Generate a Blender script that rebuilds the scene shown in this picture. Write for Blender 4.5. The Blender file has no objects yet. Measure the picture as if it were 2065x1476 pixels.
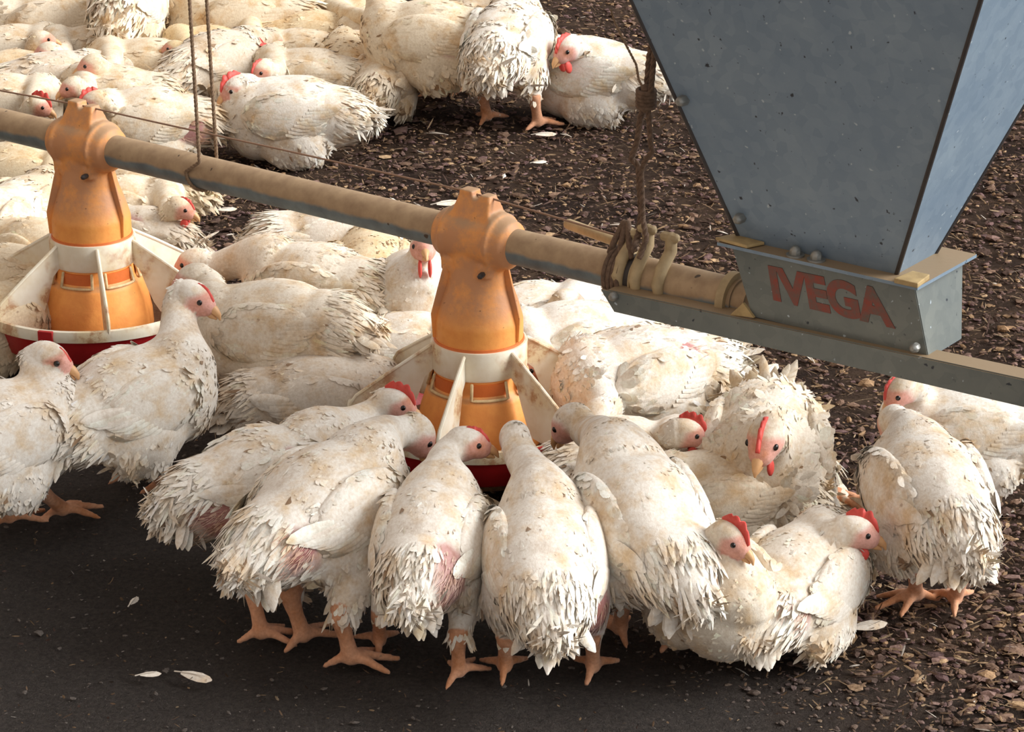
import bpy, bmesh, math, random
import numpy as np
from mathutils import Vector, Matrix, Euler, noise

W, H = 2065, 1476
F = 5000.0                       # focal length in pixels of the 2065 wide frame
PITCH = math.radians(21.3)
CH = 1.368                       # eye height
C = bpy.context.scene.collection
R = math.radians
rng = np.random.default_rng(7)

# ------------------------------------------------------------------ measuring helpers
cp, sp = math.cos(PITCH), math.sin(PITCH)
def ray(px, py):
    x = (px - W/2)/F; y = (H/2 - py)/F
    return Vector((x, cp + y*sp, -sp + y*cp))
def at_z(px, py, z):
    d = ray(px, py); t = (z - CH)/d.z
    return Vector((0, 0, CH)) + d*t
def at_plane(px, py, p0, n):
    d = ray(px, py); o = Vector((0, 0, CH))
    return o + d*((Vector(p0) - o).dot(n)/d.dot(n))

# ------------------------------------------------------------------ object helpers
def link(name, me, parent=None, mats=()):
    o = bpy.data.objects.new(name, me); C.objects.link(o)
    for m in mats:
        if me is not None: me.materials.append(m)
    if parent is not None: o.parent = parent
    return o
def tag(o, label=None, cat=None, group=None, kind=None):
    if label: o['label'] = label
    if cat: o['category'] = cat
    if group: o['group'] = group
    if kind: o['kind'] = kind
    return o
def empty(name, loc, rz=0.0):
    o = bpy.data.objects.new(name, None); C.objects.link(o)
    o.location = loc; o.rotation_euler = (0, 0, rz); o.empty_display_size = .05
    return o

class MB:
    """collects verts / faces"""
    def __init__(s): s.v = []; s.f = []
    def add(s, vs, fs):
        b = len(s.v); s.v += [tuple(p) for p in vs]; s.f += [tuple(i+b for i in f) for f in fs]; return s
    def box(s, c, h, M=None):
        c = Vector(c); vs = []
        for z in (-1, 1):
            for x, y in ((-1, -1), (1, -1), (1, 1), (-1, 1)):
                p = Vector((x*h[0], y*h[1], z*h[2]))
                vs.append((M @ p if M else p) + c)
        return s.add(vs, [(3, 2, 1, 0), (4, 5, 6, 7), (0, 1, 5, 4), (1, 2, 6, 5), (2, 3, 7, 6), (3, 0, 4, 7)])
    def hexa(s, q):          # 8 corners: bottom ring, top ring
        return s.add(q, [(3, 2, 1, 0), (4, 5, 6, 7), (0, 1, 5, 4), (1, 2, 6, 5), (2, 3, 7, 6), (3, 0, 4, 7)])
    def plate(s, poly, th):      # closed polygon in space, given thickness
        poly = [Vector(p) for p in poly]; n = Vector((0, 0, 0))
        for i in range(len(poly)): n += (poly[i]-poly[0]).cross(poly[(i+1) % len(poly)]-poly[0])
        n.normalize(); k = len(poly)
        vs = [p + n*th/2 for p in poly] + [p - n*th/2 for p in poly]
        fs = [tuple(range(k)), tuple(range(2*k-1, k-1, -1))]
        fs += [((i+1) % k, i, k+i, k+(i+1) % k) for i in range(k)]
        return s.add(vs, fs)
    def tube(s, pts, rad, n=10, cap=True, flat=1.0):
        pts = [Vector(p) for p in pts]
        if not hasattr(rad, '__len__'): rad = [rad]*len(pts)
        if cap:
            d0 = (pts[0]-pts[1]).normalized(); d1 = (pts[-1]-pts[-2]).normalized()
            pts = [pts[0]+d0*rad[0]*.85, pts[0]+d0*rad[0]*.5] + pts + [pts[-1]+d1*rad[-1]*.5, pts[-1]+d1*rad[-1]*.85]
            rad = [rad[0]*.4, rad[0]*.85] + list(rad) + [rad[-1]*.85, rad[-1]*.4]
        b = len(s.v); prev = None; k = len(pts)
        for i, p in enumerate(pts):
            t = (pts[min(i+1, k-1)] - pts[max(i-1, 0)]).normalized()
            if prev is None:
                a = Vector((0, 0, 1)) if abs(t.z) < .9 else Vector((1, 0, 0)); u = t.cross(a).normalized()
            else:
                u = (prev - t*prev.dot(t)); u = u.normalized() if u.length > 1e-6 else t.orthogonal().normalized()
            prev = u; w = t.cross(u)
            for j in range(n):
                a = 2*math.pi*j/n
                s.v.append(tuple(p + (u*math.cos(a) + w*math.sin(a)*flat)*rad[i]))
        for i in range(k-1):
            for j in range(n):
                s.f.append((b+i*n+j, b+i*n+(j+1) % n, b+(i+1)*n+(j+1) % n, b+(i+1)*n+j))
        s.f.append(tuple(b+j for j in range(n-1, -1, -1))); s.f.append(tuple(b+(k-1)*n+j for j in range(n)))
        return s
    def lathe(s, prof, n=64, c=(0, 0, 0), closed=False, a0=0.0, a1=2*math.pi):
        full = abs(a1-a0-2*math.pi) < 1e-6; m = n if full else n+1
        b = len(s.v); k = len(prof)
        for i in range(m):
            a = a0 + (a1-a0)*i/n
            for r, z in prof: s.v.append((c[0]+r*math.cos(a), c[1]+r*math.sin(a), c[2]+z))
        for i in range(n):
            i2 = (i+1) % m
            for j in range(k if closed else k-1):
                j2 = (j+1) % k
                s.f.append((b+i*k+j, b+i2*k+j, b+i2*k+j2, b+i*k+j2))
        return s
    def blob(s, c, r, M=None, sub=2):
        bm = bmesh.new(); bmesh.ops.create_icosphere(bm, subdivisions=sub, radius=1)
        vs = []
        for v in bm.verts:
            p = Vector((v.co.x*r[0], v.co.y*r[1], v.co.z*r[2]))
            vs.append((M @ p if M else p) + Vector(c))
        fs = [[v.index for v in f.verts] for f in bm.faces]; bm.free()
        return s.add(vs, fs)
    def mesh(s, name, smooth=True, recalc=True):
        me = bpy.data.meshes.new(name); me.from_pydata(s.v, [], s.f)
        if recalc:
            bm = bmesh.new(); bm.from_mesh(me); bmesh.ops.recalc_face_normals(bm, faces=bm.faces); bm.to_mesh(me); bm.free()
        if smooth: me.shade_smooth()
        me.update(); return me
    def build(s, name, mat, parent=None, smooth=True, bevel=0, angle=40):
        me = s.mesh(name, smooth)
        if smooth and angle: me.set_sharp_from_angle(angle=R(angle))
        o = link(name, me, parent, [mat])
        if bevel:
            m = o.modifiers.new('bevel', 'BEVEL'); m.width = bevel; m.segments = 2; m.limit_method = 'ANGLE'; m.angle_limit = R(35)
        return o

def remeshed(mb, voxel):
    me = mb.mesh('tmp', smooth=False)
    o = bpy.data.objects.new('tmp', me); C.objects.link(o)
    m = o.modifiers.new('r', 'REMESH'); m.mode = 'VOXEL'; m.voxel_size = voxel; m.use_smooth_shade = True
    dg = bpy.context.evaluated_depsgraph_get(); dg.update()
    out = bpy.data.meshes.new_from_object(o.evaluated_get(dg))
    bpy.data.objects.remove(o); bpy.data.meshes.remove(me)
    return out

# ------------------------------------------------------------------ materials
def srgb(r, g, b):
    f = lambda c: (c/255/12.92) if c/255 <= .04045 else ((c/255+.055)/1.055)**2.4
    return (f(r), f(g), f(b), 1)
class NT:
    def __init__(s, name):
        s.m = bpy.data.materials.new(name); s.m.use_nodes = True
        s.t = s.m.node_tree; s.b = s.t.nodes['Principled BSDF']
    def n(s, typ, **kw):
        nd = s.t.nodes.new(typ)
        for k, v in kw.items(): setattr(nd, k, v)
        return nd
    def l(s, a, b): s.t.links.new(a, b)
    def coord(s, kind='Object'): return s.n('ShaderNodeTexCoord').outputs[kind]
    def noise(s, scale, detail=4, rough=.6, vec=None, stretch=None):
        nd = s.n('ShaderNodeTexNoise'); nd.inputs['Scale'].default_value = scale
        nd.inputs['Detail'].default_value = detail; nd.inputs['Roughness'].default_value = rough
        v = vec or s.coord()
        if stretch:
            mp = s.n('ShaderNodeMapping'); mp.inputs['Scale'].default_value = stretch; s.l(v, mp.inputs['Vector']); v = mp.outputs[0]
        s.l(v, nd.inputs['Vector']); return nd.outputs['Fac']
    def ramp(s, fac, stops):
        nd = s.n('ShaderNodeValToRGB'); e = nd.color_ramp.elements
        while len(e) < len(stops): e.new(.5)
        for i, (p, c) in enumerate(stops):
            e[i].position = p; e[i].color = c if len(c) == 4 else (*c, 1)
        s.l(fac, nd.inputs[0]); return nd.outputs[0]
    def mix(s, fac, a, b, mode='MIX'):
        nd = s.n('ShaderNodeMix', data_type='RGBA', blend_type=mode)
        for sock, v in ((0, fac), (6, a), (7, b)):
            if isinstance(v, (int, float)): nd.inputs[sock].default_value = v
            elif isinstance(v, tuple): nd.inputs[sock].default_value = v
            else: s.l(v, nd.inputs[sock])
        return nd.outputs[2]
    def bump(s, h, strength=.5, dist=.01, prev=None):
        nd = s.n('ShaderNodeBump'); nd.inputs['Strength'].default_value = strength; nd.inputs['Distance'].default_value = dist
        s.l(h, nd.inputs['Height'])
        if prev is not None: s.l(prev, nd.inputs['Normal'])
        return nd.outputs[0]
    def done(s, color=None, rough=.6, metal=0, bump=None, **kw):
        if color is not None:
            if isinstance(color, tuple): s.b.inputs['Base Color'].default_value = color
            else: s.l(color, s.b.inputs['Base Color'])
        if isinstance(rough, (int, float)): s.b.inputs['Roughness'].default_value = rough
        else: s.l(rough, s.b.inputs['Roughness'])
        s.b.inputs['Metallic'].default_value = metal
        if bump is not None: s.l(bump, s.b.inputs['Normal'])
        for k, v in kw.items(): s.b.inputs[k].default_value = v
        return s.m
WHT = (1, 1, 1, 1); BLK = (0, 0, 0, 1)

def up_mask(t, lo, hi, breakup=None):
    """dust settles where the surface faces up"""
    g = t.n('ShaderNodeNewGeometry'); sx = t.n('ShaderNodeSeparateXYZ'); t.l(g.outputs['Normal'], sx.inputs[0])
    v = sx.outputs['Z']
    if breakup is not None:
        a = t.n('ShaderNodeMath', operation='MULTIPLY_ADD'); t.l(breakup, a.inputs[0]); a.inputs[1].default_value = .7; t.l(v, a.inputs[2])
        b = t.n('ShaderNodeMath', operation='SUBTRACT'); t.l(a.outputs[0], b.inputs[0]); b.inputs[1].default_value = .35; v = b.outputs[0]
    mr = t.n('ShaderNodeMapRange'); mr.inputs[1].default_value = lo; mr.inputs[2].default_value = hi; t.l(v, mr.inputs[0])
    return mr.outputs[0]

def m_plumage():
    t = NT('plumage'); at = t.n('ShaderNodeAttribute', attribute_name='col')
    fine = t.noise(260, 3, .6); blot = t.noise(26, 4, .65); speck = t.noise(95, 2, .5)
    c = t.mix(t.ramp(blot, [(.46, BLK), (.68, (.75, .75, .75, 1))]), at.outputs['Color'], srgb(228, 200, 158), 'MULTIPLY')
    c = t.mix(t.ramp(fine, [(.3, (.4, .4, .4, 1)), (.62, BLK)]), c, srgb(205, 190, 172), 'MULTIPLY')
    c = t.mix(t.ramp(speck, [(.70, BLK), (.76, (.6, .6, .6, 1))]), c, srgb(150, 122, 100))
    c = t.mix(t.ramp(t.noise(11, 5, .7), [(.56, BLK), (.72, (.6, .6, .6, 1))]), c, srgb(188, 164, 140), 'MULTIPLY')
    b = t.bump(t.noise(420, 3, .7), .25, .002)
    return t.done(c, .85, 0, b, **{'Specular IOR Level': .15, 'Sheen Weight': .15, 'Subsurface Weight': .0})
def m_simple(name, col, rough=.5, metal=0, var=.12, scale=40, bump=.15, spec=.5):
    t = NT(name); nf = t.noise(scale, 4)
    c = t.mix(t.ramp(nf, [(.35, (var*2,)*3), (.65, BLK)]), col, (col[0]*.45, col[1]*.42, col[2]*.4, 1))
    return t.done(c, rough, metal, t.bump(t.noise(scale*5, 3), bump, .002), **{'Specular IOR Level': spec})
def m_orange():
    t = NT('orange_plastic'); nf = t.noise(22, 5, .65)
    base = t.mix(t.ramp(t.noise(60, 4), [(.35, (.35,)*3), (.65, BLK)]), srgb(243, 166, 88), srgb(214, 126, 64))
    sx = t.n('ShaderNodeSeparateXYZ'); t.l(t.coord(), sx.inputs[0])
    mr = t.n('ShaderNodeMapRange'); mr.inputs[1].default_value = .232; mr.inputs[2].default_value = .262; t.l(sx.outputs['Z'], mr.inputs[0])
    a = t.n('ShaderNodeMath', operation='MULTIPLY'); t.l(mr.outputs[0], a.inputs[0]); t.l(t.ramp(nf, [(.42, (.35,)*3), (.56, WHT)]), a.inputs[1])
    c = t.mix(a.outputs[0], base, srgb(196, 140, 98))
    c = t.mix(up_mask(t, .45, .8, nf), c, srgb(178, 142, 108))
    c = t.mix(t.ramp(t.noise(120, 2), [(.72, BLK), (.78, WHT)]), c, srgb(110, 70, 45))
    return t.done(c, .5, 0, t.bump(t.noise(150, 4), .2, .002), **{'Specular IOR Level': .35})
def m_white_plastic():
    t = NT('white_plastic'); nf = t.noise(45, 6, .75); big = t.noise(14, 3)
    c = t.mix(t.ramp(t.noise(30, 3), [(.4, BLK), (.7, (.5,)*3)]), srgb(236, 230, 212), srgb(214, 196, 160))
    c = t.mix(t.ramp(big, [(.50, BLK), (.60, (.8,)*3)]), c, t.mix(t.ramp(nf, [(.45, BLK), (.58, WHT)]), srgb(225, 205, 165), srgb(176, 118, 62)))
    return t.done(c, .45, 0, t.bump(nf, .2, .002))
def m_galv(name='galvanised_steel', c0=(118, 136, 153), dust=True):
    t = NT(name)
    v = t.n('ShaderNodeTexVoronoi'); v.inputs['Scale'].default_value = 75; t.l(t.coord(), v.inputs['Vector'])
    c = t.mix(t.ramp(t.noise(9, 5, .6), [(.35, BLK), (.7, WHT)]), srgb(*c0), srgb(c0[0]+16, c0[1]+14, c0[2]+10))
    bw = t.n('ShaderNodeRGBToBW'); t.l(v.outputs['Color'], bw.inputs[0])
    c = t.mix(t.ramp(bw.outputs[0], [(.25, (.28,)*3), (.7, BLK)]), c, srgb(c0[0]-22, c0[1]-20, c0[2]-18))
    c = t.mix(t.ramp(t.noise(95, 2), [(.69, BLK), (.74, WHT)]), c, srgb(45, 50, 58))
    c = t.mix(t.ramp(t.noise(130, 1), [(.74, BLK), (.78, WHT)]), c, srgb(170, 182, 190))
    if dust: c = t.mix(up_mask(t, .5, .8, t.noise(20, 4)), c, srgb(150, 128, 100))
    return t.done(c, .55, .08, t.bump(t.noise(120, 3), .1, .002))
def m_pipe():
    t = NT('dusty_galvanised_pipe')
    n1 = t.noise(16, 4)
    st = t.noise(30, 4, .6)
    c = t.mix(t.ramp(st, [(.35, BLK), (.7, WHT)]), srgb(120, 132, 135), srgb(96, 104, 108))
    d = t.mix(t.ramp(t.noise(50, 4), [(.35, BLK), (.7, WHT)]), srgb(176, 150, 118), srgb(152, 126, 98))
    c = t.mix(up_mask(t, -.12, .08, n1), c, d)
    c = t.mix(t.ramp(t.noise(70, 1), [(.76, BLK), (.79, WHT)]), c, srgb(80, 66, 54))
    return t.done(c, .65, .1, t.bump(t.noise(90, 4), .15, .002))
def m_ground():
    t = NT('packed_litter')
    c = t.mix(t.ramp(t.noise(38, 6, .7), [(.32, BLK), (.68, WHT)]), srgb(104, 84, 74), srgb(160, 132, 110))
    c = t.mix(t.ramp(t.noise(5, 4, .6), [(.4, BLK), (.65, (.8,)*3)]), c, srgb(78, 64, 62))
    c = t.mix(t.ramp(t.noise(120, 3), [(.60, BLK), (.72, (.8,)*3)]), c, srgb(150, 124, 98))
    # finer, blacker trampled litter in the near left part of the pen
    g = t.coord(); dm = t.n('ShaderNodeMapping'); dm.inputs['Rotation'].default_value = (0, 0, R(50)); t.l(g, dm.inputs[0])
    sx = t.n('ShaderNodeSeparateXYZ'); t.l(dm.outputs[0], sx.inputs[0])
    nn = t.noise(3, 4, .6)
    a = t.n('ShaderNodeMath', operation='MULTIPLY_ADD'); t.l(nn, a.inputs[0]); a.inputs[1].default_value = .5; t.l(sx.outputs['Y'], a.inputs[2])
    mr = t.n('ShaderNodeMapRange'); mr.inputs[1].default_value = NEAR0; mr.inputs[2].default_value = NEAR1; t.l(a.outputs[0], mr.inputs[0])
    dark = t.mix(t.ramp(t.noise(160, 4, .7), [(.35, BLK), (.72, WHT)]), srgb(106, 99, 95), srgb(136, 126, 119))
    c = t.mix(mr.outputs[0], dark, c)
    b = t.bump(t.noise(60, 6, .75), .9, .02); b = t.bump(t.noise(240, 4, .7), .6, .006, b)
    return t.done(c, .95, 0, b, **{'Specular IOR Level': .1})
def m_attr(name, rough=.9, bump=.5):
    t = NT(name); at = t.n('ShaderNodeAttribute', attribute_name='col')
    c = t.mix(t.ramp(t.noise(150, 3), [(.35, (.5,)*3), (.65, BLK)]), at.outputs['Color'], srgb(110, 98, 90), 'MULTIPLY')
    return t.done(c, rough, 0, t.bump(t.noise(300, 3), bump, .003), **{'Specular IOR Level': .1})
def m_worn_red():
    t = NT('worn_red_paint')
    c = t.mix(t.ramp(t.noise(60, 5, .7), [(.38, BLK), (.66, WHT)]), srgb(136, 64, 52), srgb(98, 84, 76))
    return t.done(c, .7)
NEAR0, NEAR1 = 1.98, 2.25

M = dict(
    plumage=m_plumage(), beak=m_simple('beak_horn', srgb(222, 172, 122), .45), comb=m_simple('red_comb', srgb(222, 82, 72), .55, scale=120),
    eye=m_simple('dark_eye', srgb(28, 20, 18), .15, var=0), orange=m_orange(), dorange=m_simple('deep_orange_plastic', srgb(214, 112, 50), .5),
    white=m_white_plastic(), lip=m_simple('dusty_cream_plastic', srgb(226, 198, 150), .7, var=.3, scale=90), red=m_simple('red_plastic', srgb(188, 34, 38), .4),
    galv=m_galv(), grimy=m_galv('grimy_galvanised_steel', (104, 110, 108)), pipe=m_pipe(), dark=m_simple('black_rubber', srgb(62, 56, 54), .6, var=.3), cream=m_simple('dusty_cream_bracket', srgb(182, 160, 122), .7, var=.25),
    rope=m_simple('hemp_rope', srgb(150, 124, 98), .9, var=.35, scale=200, bump=.6), rope2=m_simple('weathered_rope', srgb(122, 98, 80), .9, var=.4, scale=160, bump=.6),
    wire=m_simple('rusty_wire', srgb(150, 118, 96), .7, scale=200), ground=m_ground(), litter=m_attr('loose_litter'), paint=m_worn_red(),
    feed=m_simple('feed_mash', srgb(128, 92, 62), .95, var=.4, scale=200, bump=1), quill=m_simple('white_feather', srgb(232, 222, 208), .8), yellow=m_simple('ochre_plate', srgb(184, 158, 110), .7, var=.3),
    bolt=m_simple('zinc_bolt', srgb(150, 150, 145), .45, .6))

# ------------------------------------------------------------------ feathers (numpy)
S5 = np.array([0, .3, .6, .86, 1.0]); WP = np.array([.35, .85, 1.0, .72, .12])
def nrm(a): return a/np.maximum(np.linalg.norm(a, axis=-1, keepdims=True), 1e-9)
def cards(P, D, N, L, Wd, lift, curl, col):
    """feather blades: P root, D direction, N outward normal, L/Wd sizes -> verts, faces, normals, colours"""
    n = len(P); D = nrm(D - N*(D*N).sum(1, keepdims=True)); B = np.cross(N, D)
    cl, sl = np.cos(lift)[:, None], np.sin(lift)[:, None]
    T = D*cl + N*sl; U = N*cl - D*sl
    V = np.zeros((n, 5, 3, 3)); 
    for i in range(5):
        s = S5[i]
        c = P + T*(L*s)[:, None] - U*(curl*L*s*s)[:, None]
        w = (Wd*.5*WP[i])[:, None]
        V[:, i, 0] = c - B*w - U*w*.35; V[:, i, 1] = c; V[:, i, 2] = c + B*w - U*w*.35
    NN = np.repeat(U[:, None], 15, 1).reshape(n, 5, 3, 3).copy()
    NN[:, :, 0] -= B[:, None]*.5; NN[:, :, 2] += B[:, None]*.5
    base = []
    for i in range(4):
        for j in range(2): base.append((i*3+j, i*3+j+3, i*3+j+4, i*3+j+1))
    base = np.array(base); Fc = (np.arange(n)[:, None, None]*15 + base[None]).reshape(-1, 4)
    CC = np.repeat(col[:, None, :], 15, 1)
    return V.reshape(-1, 3), Fc, nrm(NN.reshape(-1, 3)), CC.reshape(-1, 3)

def np_mesh(name, parts, custom=True):
    """parts: list of (verts, faces(list of arrays nx3/nx4), normals, cols)"""
    V = np.concatenate([p[0] for p in parts]); Nn = np.concatenate([p[2] for p in parts]); Cc = np.concatenate([p[3] for p in parts])
    loops = []; tot = []; off = 0
    for p in parts:
        for fa in (p[1] if isinstance(p[1], list) else [p[1]]):
            if len(fa) == 0: continue
            loops.append((fa+off).ravel()); tot.append(np.full(len(fa), fa.shape[1]))
        off += len(p[0])
    loops = np.concatenate(loops).astype(np.int32); tot = np.concatenate(tot).astype(np.int32)
    me = bpy.data.meshes.new(name); me.vertices.add(len(V)); me.vertices.foreach_set('co', V.astype(np.float32).ravel())
    me.loops.add(len(loops)); me.loops.foreach_set('vertex_index', loops)
    me.polygons.add(len(tot)); st = np.zeros(len(tot), np.int32); st[1:] = np.cumsum(tot)[:-1]
    me.polygons.foreach_set('loop_start', st); me.polygons.foreach_set('loop_total', tot)
    me.update(calc_edges=True); me.shade_smooth()
    a = me.color_attributes.new('col', 'FLOAT_COLOR', 'POINT')
    a.data.foreach_set('color', np.concatenate([Cc, np.ones((len(Cc), 1))], 1).astype(np.float32).ravel())
    if custom: me.normals_split_custom_set_from_vertices(Nn.tolist())
    return me

def mesh_np(me):
    n = len(me.vertices); co = np.zeros(n*3, np.float32); me.vertices.foreach_get('co', co); co = co.reshape(-1, 3).astype(float)
    no = np.zeros(n*3, np.float32); me.vertices.foreach_get('normal', no); no = no.reshape(-1, 3).astype(float)
    nf = len(me.polygons); tot = np.zeros(nf, np.int32); me.polygons.foreach_get('loop_total', tot)
    li = np.zeros(len(me.loops), np.int32); me.loops.foreach_get('vertex_index', li)
    st = np.zeros(nf, np.int32); me.polygons.foreach_get('loop_start', st)
    out = []
    for k in np.unique(tot):
        s = st[tot == k]; out.append(li[s[:, None]+np.arange(k)[None]])
    return co, no, out

def lin(r, g, b): return np.array(srgb(r, g, b)[:3])
WHITE = lin(246, 240, 230); CREAM = lin(238, 218, 184); YELL = lin(232, 204, 148); GREY = lin(196, 184, 172)
SKIN = lin(196, 138, 130); PURP = lin(168, 112, 118); LEG = lin(226, 168, 132); FACE = lin(226, 154, 140); RED = lin(205, 70, 66)

def bez(p0, p1, p2, p3, n):
    return [p0*(1-t)**3 + p1*3*t*(1-t)**2 + p2*3*t*t*(1-t) + p3*t**3 for t in [i/(n-1) for i in range(n)]]

BIRDS = []
def chicken(label, px, py, zb, yaw, size=1.0, pitch=0, head=None, feet=None, comb=.3, fluff=.25, patches=(), tint=0.0, grey=0.0,
            tail=-20, wattle=0.0, fine=True, roll=0, droop=0.0, cat='chicken', group=None, seed=None):
    """px,py,zb: where the middle of the trunk is; yaw 0 = to the right, 90 = away; head=(px,py,z,yaw,pitch)"""
    if not fine: tint = min(.8, tint+.22)
    seed = seed if seed is not None else len(BIRDS)*17+3
    rg = np.random.default_rng(seed)
    c = at_z(px, py, zb); g = Vector((c.x, c.y, 0)); yw = R(yaw)
    root = empty('chicken', g, yw)
    tag(root, label, cat, group or 'white broiler chickens')
    Z = Matrix.Rotation(-yw, 4, 'Z')
    loc = lambda p: (Z @ (Vector(p) - g))                      # world -> chicken local
    s = size*.88
    Mb = Matrix.Translation((0, 0, zb)) @ Matrix.Rotation(-R(pitch), 4, 'Y') @ Matrix.Rotation(R(roll), 4, 'X')
    B = lambda x, y, z: Mb @ Vector((x*s, y*s, z*s))
    R3 = Mb.to_3x3()
    mb = MB(); samp = []   # samp: (pos, radius, tag, dir)
    fw = R3 @ Vector((1, 0, 0)); upv = R3 @ Vector((0, 0, 1))
    def ell(cx, cy, cz, r, tg, d, rot=None):
        M3 = R3 @ rot if rot else R3
        mb.blob(B(cx, cy, cz), [q*s for q in r], M3, 3 if max(r) > .05 else 2)
        samp.append((B(cx, cy, cz), np.mean(r)*s, tg, d))
    flat = 1.0 if zb > .1 else 1.06
    ell(0, 0, 0, (.110, .073*flat, .070), 0, -fw)
    ell(.052, 0, -.010, (.070, .070*flat, .072), 0, -fw)
    ell(-.070, 0, .000, (.070, .060, .056), 0, -fw - upv*.3)
    ell(-.112, 0, .004, (.040, .036, .034), 0, -fw - upv*.3)
    for sd in (-1, 1): ell(-.012, sd*.044*flat, -.036, (.062, .034, .050), 0, -fw*.6 - upv)
    # head and neck
    S0 = B(.078, 0, .022)
    if head:
        hp = loc(at_z(head[0], head[1], head[2])); hy = R(head[3]) - yw; hpi = R(head[4])
    else:
        hp = B(.150, 0, .022); hy = 0.0; hpi = R(-45)
    hf = Vector((math.cos(hy)*math.cos(hpi), math.sin(hy)*math.cos(hpi), math.sin(hpi)))
    hr = hf.cross(Vector((0, 0, 1))); hr = hr.normalized() if hr.length > .05 else Vector((0, -1, 0))
    hu = hr.cross(hf).normalized(); H3 = Matrix((hf, -hr, hu)).transposed()
    hs = size*1.10
    dist = (hp - S0).length
    P3 = hp - hf*.010*hs - hu*.004*hs
    P2 = hp - hf*.030*hs - Vector((0, 0, 1))*min(.05, dist*.35)
    P1 = S0 + fw*max(-.01, min(.045, (hp-S0).dot(fw)*.4)) + upv*.028
    npth = bez(S0, P1, P2, P3, 12)
    nr = [.054, .049, .042, .035, .030, .027, .025, .0235, .022, .021, .020, .019]
    k = min(1.0, .75 + dist*2.2)
    nr = [a*s*(1 if i < 3 else k if i < 9 else 1) for i, a in enumerate(nr)]
    mb.tube(npth, nr, 14)
    for i, p in enumerate(npth):
        d = (npth[max(i-1, 0)] - npth[i]) if i else -fw
        samp.append((p, nr[i], 1, d.normalized()))
    Hh = lambda x, y, z: hp + H3 @ Vector((x*hs, y*hs, z*hs))
    mb.blob(Hh(0, 0, 0), (.0235*hs, .0165*hs, .0180*hs), H3, 3)
    mb.blob(Hh(.013, 0, -.003), (.0165*hs, .0125*hs, .0135*hs), H3, 2)
    mb.blob(Hh(-.004, 0, -.010), (.018*hs, .013*hs, .013*hs), H3, 2)
    samp.append((Hh(0, 0, 0), .019*hs, 2, -hf)); samp.append((Hh(.016, 0, -.003), .014*hs, 2, -hf))
    # legs
    feetl = []
    if feet is not None:
        for f in feet:
            fp = loc(at_z(f[0], f[1], .008)); feetl.append((fp, f[2] if len(f) > 2 else 0.0))
    elif zb > .12:
        for sd in (-1, 1): feetl.append((Vector(((-.0 + rg.uniform(-.02, .03))*s, sd*.05*s, .008)), sd*-12.0))
    for fi, (fp, fyaw) in enumerate(feetl):
        sd = 1 if fp.y > 0 else -1
        if len(feetl) == 2: sd = 1 if fp.y >= feetl[1-fi][0].y else -1
        th = B(-.010, sd*.048, -.055)
        hock = Vector((fp.x*.75 + th.x*.25 - .018*s, fp.y*.75 + th.y*.25, max(.045, .062*s)))
        base = Vector((fp.x, fp.y, .014))
        for pts, rr, tg in (([th, th.lerp(hock, .5), hock], [.034*s, .024*s, .0125*s], 5), ([hock, hock.lerp(base, .5), base], [.0120*s, .0090*s, .0105*s], 3)):
            mb.tube(pts, rr, 12)
            for i in range(9):
                q = pts[0].lerp(pts[2], i/8); samp.append((q, rr[0]+(rr[2]-rr[0])*i/8, tg if (tg == 3 or i < 7) else 3, Vector((0, 0, -1))))
        for an, ln in ((0, .056), (38, .046), (-38, .048), (170, .030)):
            a = R(an+fyaw); dv = Vector((math.cos(a), math.sin(a), 0)); L = ln*s
            tp = [base + dv*.002, base + dv*L*.35 + Vector((0, 0, .001)), base + dv*L*.7 - Vector((0, 0, .005)), base + dv*L - Vector((0, 0, .0095))]
            mb.tube(tp, [.0072*s, .0060*s, .0050*s, .0034*s], 9)
            for q in tp: samp.append((q, .006*s, 3, dv))
    me = remeshed(mb, (.0036 if fine else .0046)*max(.85, s))
    # zones
    SP = np.array([a[0][:] for a in samp]); SR = np.array([a[1] for a in samp]); ST = np.array([a[2] for a in samp]); SD = np.array([a[3][:] for a in samp])
    bm = bmesh.new(); bm.from_mesh(me); bm.verts.ensure_lookup_table()
    co = np.array([v.co[:] for v in bm.verts])
    near = np.argmin(np.linalg.norm(co[:, None]-SP[None], axis=2)/SR[None], axis=1); zt = ST[near]
    body = [v for v, z_ in zip(bm.verts, zt) if z_ in (0, 1, 5)]; rest = [v for v, z_ in zip(bm.verts, zt) if z_ in (2, 3)]
    for _ in range(7): bmesh.ops.smooth_vert(bm, verts=body, factor=.5, use_axis_x=True, use_axis_y=True, use_axis_z=True)
    bmesh.ops.smooth_vert(bm, verts=rest, factor=.4, use_axis_x=True, use_axis_y=True, use_axis_z=True)
    # soft lumps so no two trunks are alike
    for v in bm.verts:
        q = v.co*16 + Vector((seed, 0, 0)); v.co += v.normal*noise.noise(q)*.005*s*(0 if zt[v.index] in (2, 3) else 1)
        if v.co.z < .002: v.co.z = .002 + (v.co.z-.002)*.08
    bm.normal_update(); bm.to_mesh(me); bm.free()
    co, no, faces = mesh_np(me)
    near = np.argmin(np.linalg.norm(co[:, None]-SP[None], axis=2)/SR[None], axis=1); zt = ST[near]; dirs = SD[near]
    basecol = WHITE*(1-tint) + YELL*tint; basecol = basecol*(1-grey) + GREY*grey
    col = np.tile(basecol*.93, (len(co), 1))
    hpn = np.array(hp[:]); hfn = np.array(hf[:]); hun = np.array(hu[:])
    hx = (co-hpn)@hfn/hs; hz = (co-hpn)@hun/hs
    face = np.clip((hx+.004 - np.clip(hz-.004, 0, .02)*1.3)/.008, 0, 1)*(zt == 2)*(hz > -.022)
    col = col*(1-face[:, None]*.8) + FACE*face[:, None]*.8
    legm = (zt == 3)
    col[legm] = LEG*(.85+.15*rg.random((legm.sum(), 1)))
    pm = np.zeros(len(co))
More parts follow.
